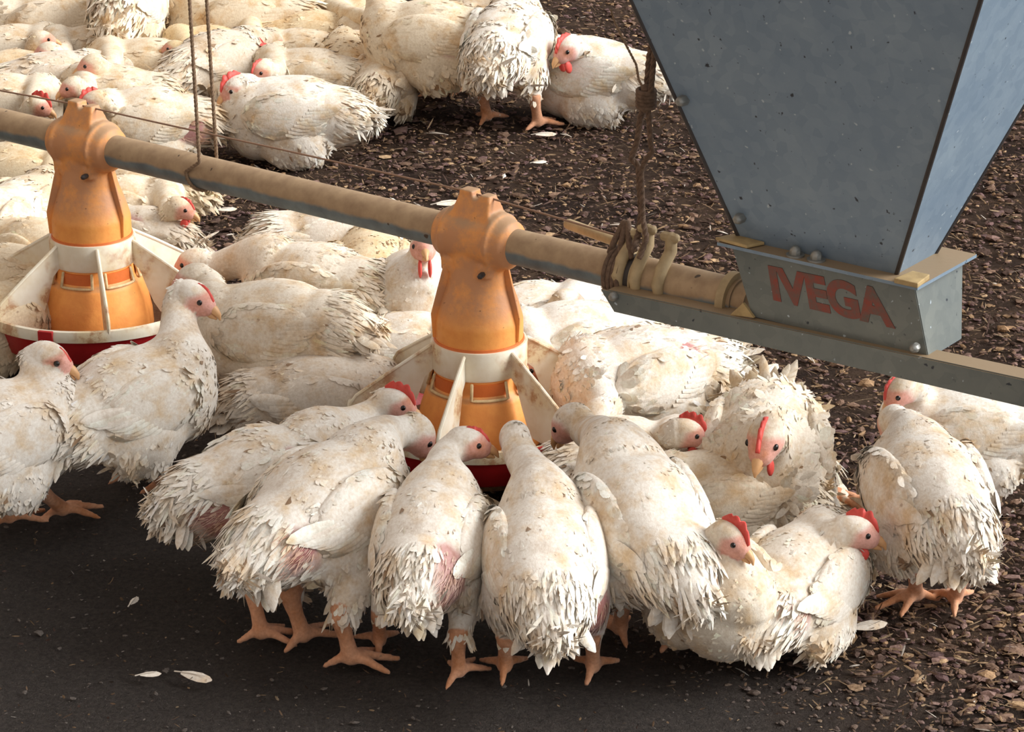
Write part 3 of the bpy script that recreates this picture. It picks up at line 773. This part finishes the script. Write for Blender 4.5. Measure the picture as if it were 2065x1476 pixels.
ys = [L_(pl(x, y, .045)) for x, y in ((1474, 634), (1500, 610), (1522, 640))]
MB().plate(ys, .004).build('gusset', M['yellow'], hr_, smooth=False)
# angle rail across the front
ra = [sc(pl(1213, 583, .050)), sc(pl(1240, 628, .050)), sc(pl(1876, 768, .050)), sc(pl(1876, 712, .050))]
print('rail', ra)
zt2 = (ra[0][2]+ra[3][2])/2; zb2 = (ra[1][2]+ra[2][2])/2; sE = ra[3][0]+.30
m = MB(); m.plate([oq(ra[0][0], .050, ra[0][2]), oq(ra[1][0], .050, ra[1][2]), oq(sE, .050, ra[2][2]), oq(sE, .050, ra[3][2])], .003)
m.plate([oq(ra[0][0]+.01, .050, ra[0][2]), oq(sE, .050, ra[3][2]), oq(sE, .020, ra[3][2]), oq(ra[0][0]+.01, .020, ra[0][2])], .003)
rail = m.build('angle_rail', M['grimy'], hr_, smooth=False)
for px, py in ((1239, 597), (1846, 700)):
    p = L_(pl(px, py, .053)); m = MB(); m.tube([p, p+nF*.003], .006, 8); m.build('rail_bolt', M['bolt'], rail)
# lettering on the box front, worn red paint
def lettering():
    cu = bpy.data.curves.new('t', 'FONT'); cu.body = 'IVEGA'; cu.size = 1; cu.extrude = .01; cu.offset = .045
    o = bpy.data.objects.new('t', cu); C.objects.link(o); dg = bpy.context.evaluated_depsgraph_get(); dg.update()
    me = bpy.data.meshes.new_from_object(o.evaluated_get(dg)); bpy.data.objects.remove(o)
    x0 = min(v.co.x for v in me.vertices); x1 = max(v.co.x for v in me.vertices); y0 = min(v.co.y for v in me.vertices); y1 = max(v.co.y for v in me.vertices)
    # quad on the leaning box face
    n_sl = (.058-.040)/(zb1-zb0)
    Q = [pl(x, y, .0415, slope=n_sl, z0=zb0) for x, y in ((1560, 606), (1806, 664), (1790, 584), (1548, 534))]
    nn = (Q[1]-Q[0]).cross(Q[3]-Q[0]).normalized()
    if nn.dot(nF) < 0: nn = -nn
    for v in me.vertices:
        u = (v.co.x-x0)/(x1-x0); w = (v.co.y-y0)/(y1-y0)
        p = (Q[0]*(1-u)+Q[1]*u)*(1-w) + (Q[3]*(1-u)+Q[2]*u)*w
        v.co = L_(p) + nn*(v.co.z*.03)
    link('lettering', me, abox, [M['paint']])
lettering()

# ------------------------------------------------------------------ ropes and wire
def rope(name, pts, r, mat, label, cat='rope', twist=True, strands=3, group=None):
    pts = [Vector(p) for p in pts]; o0 = pts[0].copy(); root_pts = [p-o0 for p in pts]
    # resample
    out = []
    for i in range(len(root_pts)-1):
        n = max(2, int((root_pts[i+1]-root_pts[i]).length/.004))
        for k in range(n): out.append(root_pts[i].lerp(root_pts[i+1], k/n))
    out.append(root_pts[-1])
    m = MB()
    if twist:
        prev = None
        for q in range(strands):
            pp = []; prev = None; run = 0
            for i, p in enumerate(out):
                t = (out[min(i+1, len(out)-1)]-out[max(i-1, 0)]).normalized()
                if prev is None: u = t.orthogonal().normalized()
                else:
                    u = prev - t*prev.dot(t); u.normalize()
                prev = u; w = t.cross(u); a = run/(r*7)*2*math.pi + q*2*math.pi/strands
                pp.append(p + (u*math.cos(a)+w*math.sin(a))*r*.5)
                if i < len(out)-1: run += (out[i+1]-out[i]).length
            m.tube(pp, r*.58, 6)
    else: m.tube(out, r, 8)
    o = m.build(name, M[mat], None, angle=0); o.location = o0
    tag(o, label, cat, group); return o
sL = sc(pl(400, 345, 0))[0]
top = on_pipe(sL, .0, 1.25)
pf = pl(401, 300, .0255)
loop = [top]
top1 = Vector((pf.x-.004, pf.y, 2.4))
pts = [top1, Vector((pf.x-.003, pf.y, .6)), Vector((pf.x, pf.y, .37))]
for k in range(9):
    a = R(10 - k*22); pts.append(on_pipe(sL, math.cos(a)*.0262, .346+math.sin(a)*.0262) + U*(.003*k))
rope('suspension_rope', pts, .0028, 'rope', 'thin tan rope hanging down in front of the pipe and looped under it', group='ropes holding the feed line')
pb = on_pipe(sc(pl(437, 322, -.026))[0], -.026, .36)
rope('suspension_rope', [top1+Vector((-.01, .03, 0)), Vector((pb.x, pb.y, pb.z)), Vector((pb.x+.002, pb.y, .33))], .0028, 'rope', 'second tan rope slanting down behind the pipe, right of the looped rope', group='ropes holding the feed line')
w0 = [pl(-120, 158, 0), pl(8, 184, 0), pl(165, 213, 0), pl(330, 250, 0), pl(560, 300, 0), pl(760, 345, 0), pl(935, 384, 0), pl(1100, 432, 0), pl(1285, 487, 0)]
rope('guard_wire', w0, .0014, 'wire', 'thin wire stretched above the feed pipe over the feeder clamps', 'wire', twist=False)
# rope bundle at the coupling
R_ = lambda x, y, c=.0: pl(x, y, c)
rope('suspension_rope', [R_(1318, -300)+Vector((0, 0, 1.6)), R_(1318, -300), R_(1316, 70), R_(1308, 130), R_(1303, 195), R_(1291, 240), R_(1285, 285), R_(1273, 320), R_(1288, 335), R_(1290, 380), R_(1293, 430), R_(1288, 470), R_(1278, 505, .03)], .0042, 'rope2', 'thick weathered rope, knotted and doubled, hanging to the pipe coupling', group='ropes holding the feed line')
rope('suspension_rope', [R_(1326, -300, .008)+Vector((0, 0, 1.6)), R_(1326, -300, .008), R_(1322, 80, .008), R_(1313, 180, .008), R_(1306, 200, .008), R_(1312, 290, .008), R_(1316, 305, .006), R_(1300, 325, .006), R_(1293, 345, .006), R_(1296, 440, .006), R_(1304, 480, .02), R_(1290, 520, .032)], .0036, 'rope2', 'right strand of the doubled weathered rope above the coupling', group='ropes holding the feed line')
rope('thin_cord', [R_(1232, 20, -.02), R_(1240, 45, -.02), R_(1262, 90, -.01), R_(1283, 130, -.01), R_(1288, 160, 0), R_(1303, 190, .01)], .0018, 'rope', 'frayed thin cord slanting from upper left into the rope knot', 'cord')
kn = MB(); ko = R_(1303, 198, .004)
for k in range(5):
    z = (k-2)*.0045; kn.tube([Vector((math.cos(R(a))*.0105, math.sin(R(a))*.0105, z+.0012*math.sin(R(a)))) for a in range(0, 361, 24)], .0030, 7)
kn.tube([(0, 0, -.012), (0, 0, .012)], .007, 8)
k_ = kn.build('rope_knot', M['rope2'], None, angle=0); k_.location = ko; tag(k_, 'dark rope knot binding the weathered rope halfway up', 'knot')
kn = MB(); ko = on_pipe(.232, 0)
for k in range(4):
    sh = U*(k*.0065-.010)
    kn.tube([sh + (-Vp*math.cos(R(a)) + Vector((0, 0, math.sin(R(a)))))*(.0325) for a in range(0, 361, 18)], .0036, 7)
for dx in (-.010, 0, .011): kn.tube([U*dx*1.5 - Vp*.012+Vector((0, 0, .028)), U*dx - Vp*.008+Vector((0, 0, .045)), U*dx*.3+Vector((0, 0, .066))], .0042, 7)
k_ = kn.build('rope_lashing', M['rope2'], None, angle=0); k_.location = ko; tag(k_, 'bunched dark rope lashing wound round the pipe coupling', 'lashing')

# ------------------------------------------------------------------ the birds
exec_birds = True
CK = chicken
# foreground ring round the middle feeder
CK('front-row broiler seen squarely from behind, head bent into the middle feeder, pink right flank', 1100, 1128, .150, 93, 1.06, 10, (1038, 884, .215, 97, -50), [(1018, 1352, 0), (1196, 1352, -10)], .0, .22, [(-.060, -.050, -.042, .040, .95)], tail=-62, droop=.6)
CK('front-row broiler standing with head raised in profile to the right before the pan', 868, 1092, .150, 80, 1.02, 8, (940, 892, .212, 2, -12), [(925, 1362, -10), (765, 1300, 20)], .35, .28, [(-.085, -.032, .005, .042, .8), (-.07, .050, -.02, .03, .6)], tail=-55, droop=.5)
CK('large front-row broiler walking to the pan with bowed head, pink quills at its rump', 655, 1025, .158, 50, 1.16, 10, (838, 872, .200, 18, -55), [(708, 1335, -35), (612, 1290, 10)], .0, .25, [(-.082, -.036, .006, .030, .95), (.025, -.058, .035, .014, .7)], tail=-55)
CK('ruffled broiler left of the front row, red comb, head stretched over the rim', 528, 966, .125, 30, 1.05, 6, (793, 812, .178, -8, -18), [(528, 1285, -10)], .9, .5, [(.030, -.055, .030, .026, .9), (-.085, -.045, -.005, .034, .9)], tail=-35)
CK('tall smooth broiler leaning into the middle feeder from its right side, long white neck', 1300, 1052, .165, 112, 1.14, 14, (1152, 850, .195, 150, -45), [(1362, 1290, -50), (1250, 1275, 0)], .0, .12, [(-.09, .03, -.02, .02, .4)], tail=-62, droop=.5)
CK('cream broiler with crimson comb peering lower right, squeezed behind the front row', 1432, 1180, .100, 292, .98, 0, (1470, 1082, .188, 322, -22), [], .95, .12, (), .25, wattle=.6, tail=0)
CK('sitting broiler at the lower right, orange comb, head turned right, pink streak on rump', 1606, 1176, .086, 58, 1.04, 4, (1722, 1070, .150, -4, -16), [], .85, .3, [(-.085, -.028, .012, .030, .85), (-.105, .012, -.028, .026, .9)], .08, tail=-45, wattle=.3)
CK('cream broiler resting low between tall feeding hen and fluffed hen, wound on wing', 1450, 1000, .080, 186, .98, 0, None, [], .0, .35, [(-.035, .062, .030, .014, 1)], .3)
CK('broiler with red comb looking right, head low beside the fluffed hen', 1262, 935, .085, 14, .96, 0, (1384, 870, .150, -6, -20), [], .95, .15, (), .1, wattle=.4)
CK('bright white broiler with ragged tail feathers and grey wound, feeding behind the middle pan', 1288, 762, .125, 208, 1.16, 0, (1205, 838, .120, 215, -40), None, .0, .7, [(-.050, .045, .040, .018, .95)], tail=15)
CK('white broiler with smooth back leaning into the middle feeder from behind right', 1150, 692, .098, 205, 1.05, 0, (1085, 735, .13, 200, -25), [], .0, .18)
CK('broiler beyond the middle feeder with speckled grey head turned away right', 1085, 648, .085, 20, .98, 0, (1143, 608, .150, 15, -10), [], .0, .25, tail=35)
CK('fluffed-up cream hen facing the camera with feathers fanned behind its head', 1542, 905, .104, 262, 1.30, 6, (1546, 880, .196, 246, -28), [(1660, 1000, 60)], .55, 1.0, (), .18, tail=70, wattle=.5)
CK('standing broiler at the right edge seen from behind with one foot stepped out', 1875, 1000, .158, 100, 1.10, 6, None, [(1846, 1208, 100), (1925, 1215, -10)], .2, .3, (), 0, .12, tail=-40)
CK('white broiler at the right edge, pink face lowered leftward just under the steel rail', 1955, 865, .150, 172, 1.02, 0, (1820, 782, .222, 200, -42), None, .35, .12)
# left foreground
CK('broiler at the left edge below the left pan, pink face in profile to the right', -10, 880, .152, 42, 1.12, 8, (97, 722, .232, -8, -20), [(128, 1035, -10), (20, 1050, 5)], .1, .25, (), 0, .12, tail=-25)
CK('upright broiler with long raised neck beside the left pan, beak pointing right', 264, 810, .158, 42, 1.13, 8, (388, 598, .262, -16, -22), [(330, 985, -20), (262, 960, 0)], .22, .3, (), .04, tail=-50)
CK('large cream broiler standing side-on, neck reaching left behind the upright hen', 550, 662, .165, 166, 1.13, -4, (392, 562, .215, 185, -20), [(520, 815, 0), (590, 800, 0)], .0, .1, (), .22, tail=-15)
CK('broiler behind the large cream one, tail low right, neck stretched left to the left pan', 634, 578, .130, 156, 1.10, 0, (392, 528, .150, 175, -20), [], .0, .4, (), .2, tail=-15)
CK('big white broiler resting under the middle of the pipe, back turned up', 672, 484, .105, 12, 1.10, 0, None, [], .0, .25, (), .1)
CK('yellowish broiler squatting tail-first between the white ones under the pipe', 752, 555, .085, 95, 1.0, 8, None, [], .0, .45, (), .65, tail=-45)
CK('white-breasted broiler facing the camera, red wattles just under the pipe', 838, 590, .115, 276, 1.10, 22, (853, 500, .213, 278, 12), [], .0, .06, (), 0, wattle=1.0)
CK('small white broiler feeding behind the left fins of the middle feeder', 825, 700, .085, 8, .88, 0, (905, 722, .11, 0, -30), [], .0, .3, (), .05)
CK('greyish dirty broiler lying left of the middle feeder, head reaching under its fins', 638, 805, .090, 12, 1.08, 0, (775, 748, .120, 2, -30), [], .0, .2, (), .15, .45, tail=-15)
# round the left feeder
CK('cream broiler lying right of the left feeder neck under the pipe, tail to the right', 275, 378, .085, 172, 1.0, 0, None, [], .0, .2, (), .25, fine=False)
CK('broiler looking right with small red comb, right of the left feeder', 252, 422, .085, -4, .95, 0, (362, 418, .132, -10, -20), [], .35, .2, (), .15, fine=False, wattle=.4)
CK('broiler with grey bare wing quills close behind the left feeder collar', 292, 476, .070, 150, .84, 0, None, [], .0, .35, [(.0, .05, .02, .04, .8)], 0, .2, fine=False)
CK('cream broiler just under the pipe at the far left edge', 45, 352, .085, 6, 1.0, 0, (112, 365, .11, -20, -25), [], .0, .2, (), .4, fine=False)
CK('broiler with bare reddish rump left of the left feeder neck', 52, 425, .105, 70, 1.0, 0, None, [], .0, .3, [(-.08, -.02, 0, .055, .95)], .4, .3, fine=False)
CK('white broiler cut by the left edge above the left pan', -22, 458, .12, 250, 1.05, 0, None, None, .0, .15, fine=False)
CK('cream broiler feeding at the far side of the left pan', 85, 520, .115, 318, 1.0, 0, (150, 540, .12, 320, -35), None, .0, .25, (), .3, fine=False)
CK('broiler pressed against the left side of the left feeder', 5, 575, .105, 12, 1.05, 0, (75, 590, .125, 0, -30), [], .0, .3, (), .3, .1, fine=False)
CK('pinkish broiler low at the left rim of the left pan', -25, 650, .09, 40, 1.0, 0, None, [], .0, .15, (), .4, .15, fine=False)
# beyond the pipe, left
FB = dict(fine=False)
CK('white broiler behind the pipe right of left feeder, red comb, pink wound near tail', 300, 248, .082, 184, 1.12, 0, (192, 204, .150, 192, -20), [], .7, .2, [(-.085, .045, -.005, .030, .9)], .05, **FB)
CK('plump white broiler resting alone on open litter, red comb and wattles to the left', 585, 232, .088, 174, 1.24, 0, (478, 176, .145, 205, -25), [], .85, .12, (), .05, tail=10, wattle=.9, fine=True)
CK('broiler facing left-forward with red face, just behind the plump resting one', 620, 158, .082, 168, 1.05, 0, (530, 140, .138, 222, -25), [], .5, .15, (), .12, wattle=.7, **FB)
CK('cream broiler with reddish face, second behind the plump resting one', 612, 116, .080, 176, 1.0, 0, (538, 107, .125, 205, -15), [], .45, .15, (), .2, **FB)
CK('yellowish broiler curled up among the far group, head hidden', 630, 78, .078, 12, 1.05, 0, None, [], .0, .25, (), .45, **FB)
CK('soiled broiler with hanging rump beside the two ropes, pink patch on its side', 440, 128, .105, 46, 1.12, 0, None, [], .0, .3, [(.01, -.06, .02, .035, .6)], .05, .25, tail=-50, **FB)
CK('yellow-headed broiler with orange beak facing left, left of the ropes', 425, 105, .080, 178, .92, 0, (352, 98, .138, 186, -5), [], .0, .15, (), .55, **FB)
CK('broiler with cream head facing right, right of the ropes', 452, 66, .080, 2, .95, 0, (508, 88, .138, -12, -10), [], .2, .15, (), .35, **FB)
CK('huge cream broiler lying at the top edge right of the ropes', 485, 42, .105, 182, 1.45, 0, None, [], .0, .15, (), .2, **FB)
CK('standing broiler at the top left with both orange legs showing', 255, 18, .165, 84, 1.2, 0, None, [(220, 80, 0), (300, 82, -10)], .0, .3, (), .05, tail=-40, **FB)
CK('cream broiler at the top edge between the standing one and the ropes', 345, 30, .085, 8, 1.1, 0, None, [], .0, .15, (), .35, **FB)
CK('big broiler at the top left corner with dark soiling on its wing', 92, 52, .105, 198, 1.5, 0, None, [], .0, .15, (), .15, .1, **FB)
CK('broiler facing left at the upper left, head resting in front of the corner bird', 185, 112, .080, 178, 1.05, 0, (98, 104, .138, 188, -12), [], .0, .2, (), .1, **FB)
CK('cream broiler facing left with tail pointing right, between left group and ropes', 295, 142, .082, 176, 1.12, 0, (188, 130, .148, 190, -15), [], .0, .15, (), .25, tail=5, **FB)
CK('broiler with a grey-feathered wing sitting above the left feeder clamp', 112, 168, .082, 16, 1.1, 0, None, [], .0, .3, (), 0, .3, **FB)
CK('broiler facing left above the clamp of the left feeder, pink cheeks', 235, 192, .080, 176, 1.0, 0, (148, 174, .138, 198, -20), [], .0, .25, (), .12, **FB)
CK('broiler at the left edge above the pipe, bright red comb, looking right', 15, 212, .082, 6, 1.0, 0, (76, 212, .130, -10, -20), [], .95, .25, (), .15, **FB)
CK('broiler at the upper left edge with small raised head', 28, 108, .080, 14, 1.0, 0, (84, 80, .148, 10, -5), [], .0, .2, (), .1, **FB)
CK('pinkish cream broiler at the left edge, second row above the pipe', 28, 158, .080, 200, .95, 0, None, [], .0, .2, (), .35, .1, **FB)
# beyond, middle and right
CK('yellowish broiler squatting with rump toward the camera, far middle', 700, 138, .085, 98, 1.0, 10, None, [], .0, .35, (), .35, tail=-60, **FB)
CK('broiler squatting right of the yellowish one at the feet of the standing hens', 776, 162, .080, 78, .98, 6, None, [], .0, .35, (), .15, .1, tail=-50, **FB)
CK('broiler facing left with pink face, in front of the big standing hen', 772, 88, .080, 176, .95, 0, (714, 78, .132, 188, -15), [], .25, .15, (), .25, **FB)
CK('broiler at the top edge with narrow white head facing the camera', 730, 42, .085, 215, 1.0, 0, (759, 30, .170, 262, -25), [], .3, .15, (), .3, **FB)
CK('big standing broiler side-on at the top middle, brown soiling on its flank', 868, 78, .165, 172, 1.30, 0, (735, -40, .27, 180, 0), [(888, 185, 0), (842, 160, 0)], .0, .15, [(-.04, .06, 0, .022, .5)], .2, **FB)
CK('soiled standing broiler between the big side-on one and the white rear-facing one', 958, 48, .165, 74, 1.2, 0, (985, -60, .28, 60, 0), [(922, 185, 0), (960, 180, 0)], .0, .5, [(-.06, .04, .02, .03, .5)], .2, .3, tail=-30, **FB)
CK('white standing broiler with ragged hanging tail, far right of the upper group', 1020, 88, .170, 76, 1.30, 6, (1085, -90, .30, 60, 0), [(982, 240, 0), (1085, 252, -20)], .0, .45, [(-.10, -.03, -.02, .03, .7)], .04, tail=-65, fine=True)
CK('white broiler sitting alone at the upper right with red comb and wattle', 1195, 152, .088, 158, 1.28, 0, (1146, 96, .165, 222, -25), [], .7, .12, (), 0, tail=5, wattle=.7, fine=True)
CK('broiler standing beyond the top edge with only its orange leg in view', 625, -85, .165, 90, 1.2, 0, None, [(655, 45, -40), (590, 30, 0)], .0, .2, (), .1, **FB)

# ------------------------------------------------------------------ light
wd = bpy.data.worlds.new('sky'); bpy.context.scene.world = wd; wd.use_nodes = True; nt = wd.node_tree
bg = nt.nodes['Background']; tc = nt.nodes.new('ShaderNodeTexCoord'); sx = nt.nodes.new('ShaderNodeSeparateXYZ'); nt.links.new(tc.outputs['Generated'], sx.inputs[0])
cr = nt.nodes.new('ShaderNodeValToRGB'); nt.links.new(sx.outputs['X'], cr.inputs[0])
mr = nt.nodes.new('ShaderNodeMapRange'); mr.inputs[1].default_value = -1; mr.inputs[2].default_value = 1; nt.links.new(sx.outputs['X'], mr.inputs[0]); nt.links.new(mr.outputs[0], cr.inputs[0])
cr.color_ramp.elements[0].color = (.60, .44, .31, 1); cr.color_ramp.elements[1].color = (.88, .94, 1.0, 1)
nt.links.new(cr.outputs[0], bg.inputs[0]); bg.inputs[1].default_value = .75
sn = bpy.data.lights.new('daylight', 'SUN'); sn.energy = 4.3; sn.angle = R(42); sn.color = (1.0, .985, .96)
so = bpy.data.objects.new('daylight', sn); C.objects.link(so)
so.rotation_euler = (-Vector((.86, -.06, .50)).normalized()).to_track_quat('-Z', 'Y').to_euler()
so.location = (3, 4, 3)

# ------------------------------------------------------------------ camera
cam = bpy.data.cameras.new('camera'); cam.sensor_width = 36; cam.lens = 36*F/W; cam.clip_start = .05
co_ = bpy.data.objects.new('camera', cam); C.objects.link(co_); co_.location = (0, 0, CH); co_.rotation_euler = (math.pi/2-PITCH, 0, 0)
s_ = bpy.context.scene; s_.camera = co_
s_.view_settings.view_transform = 'Standard'; s_.view_settings.look = 'None'; s_.view_settings.gamma = 1; s_.view_settings.exposure = 0.25
s_.view_settings.use_curve_mapping = False
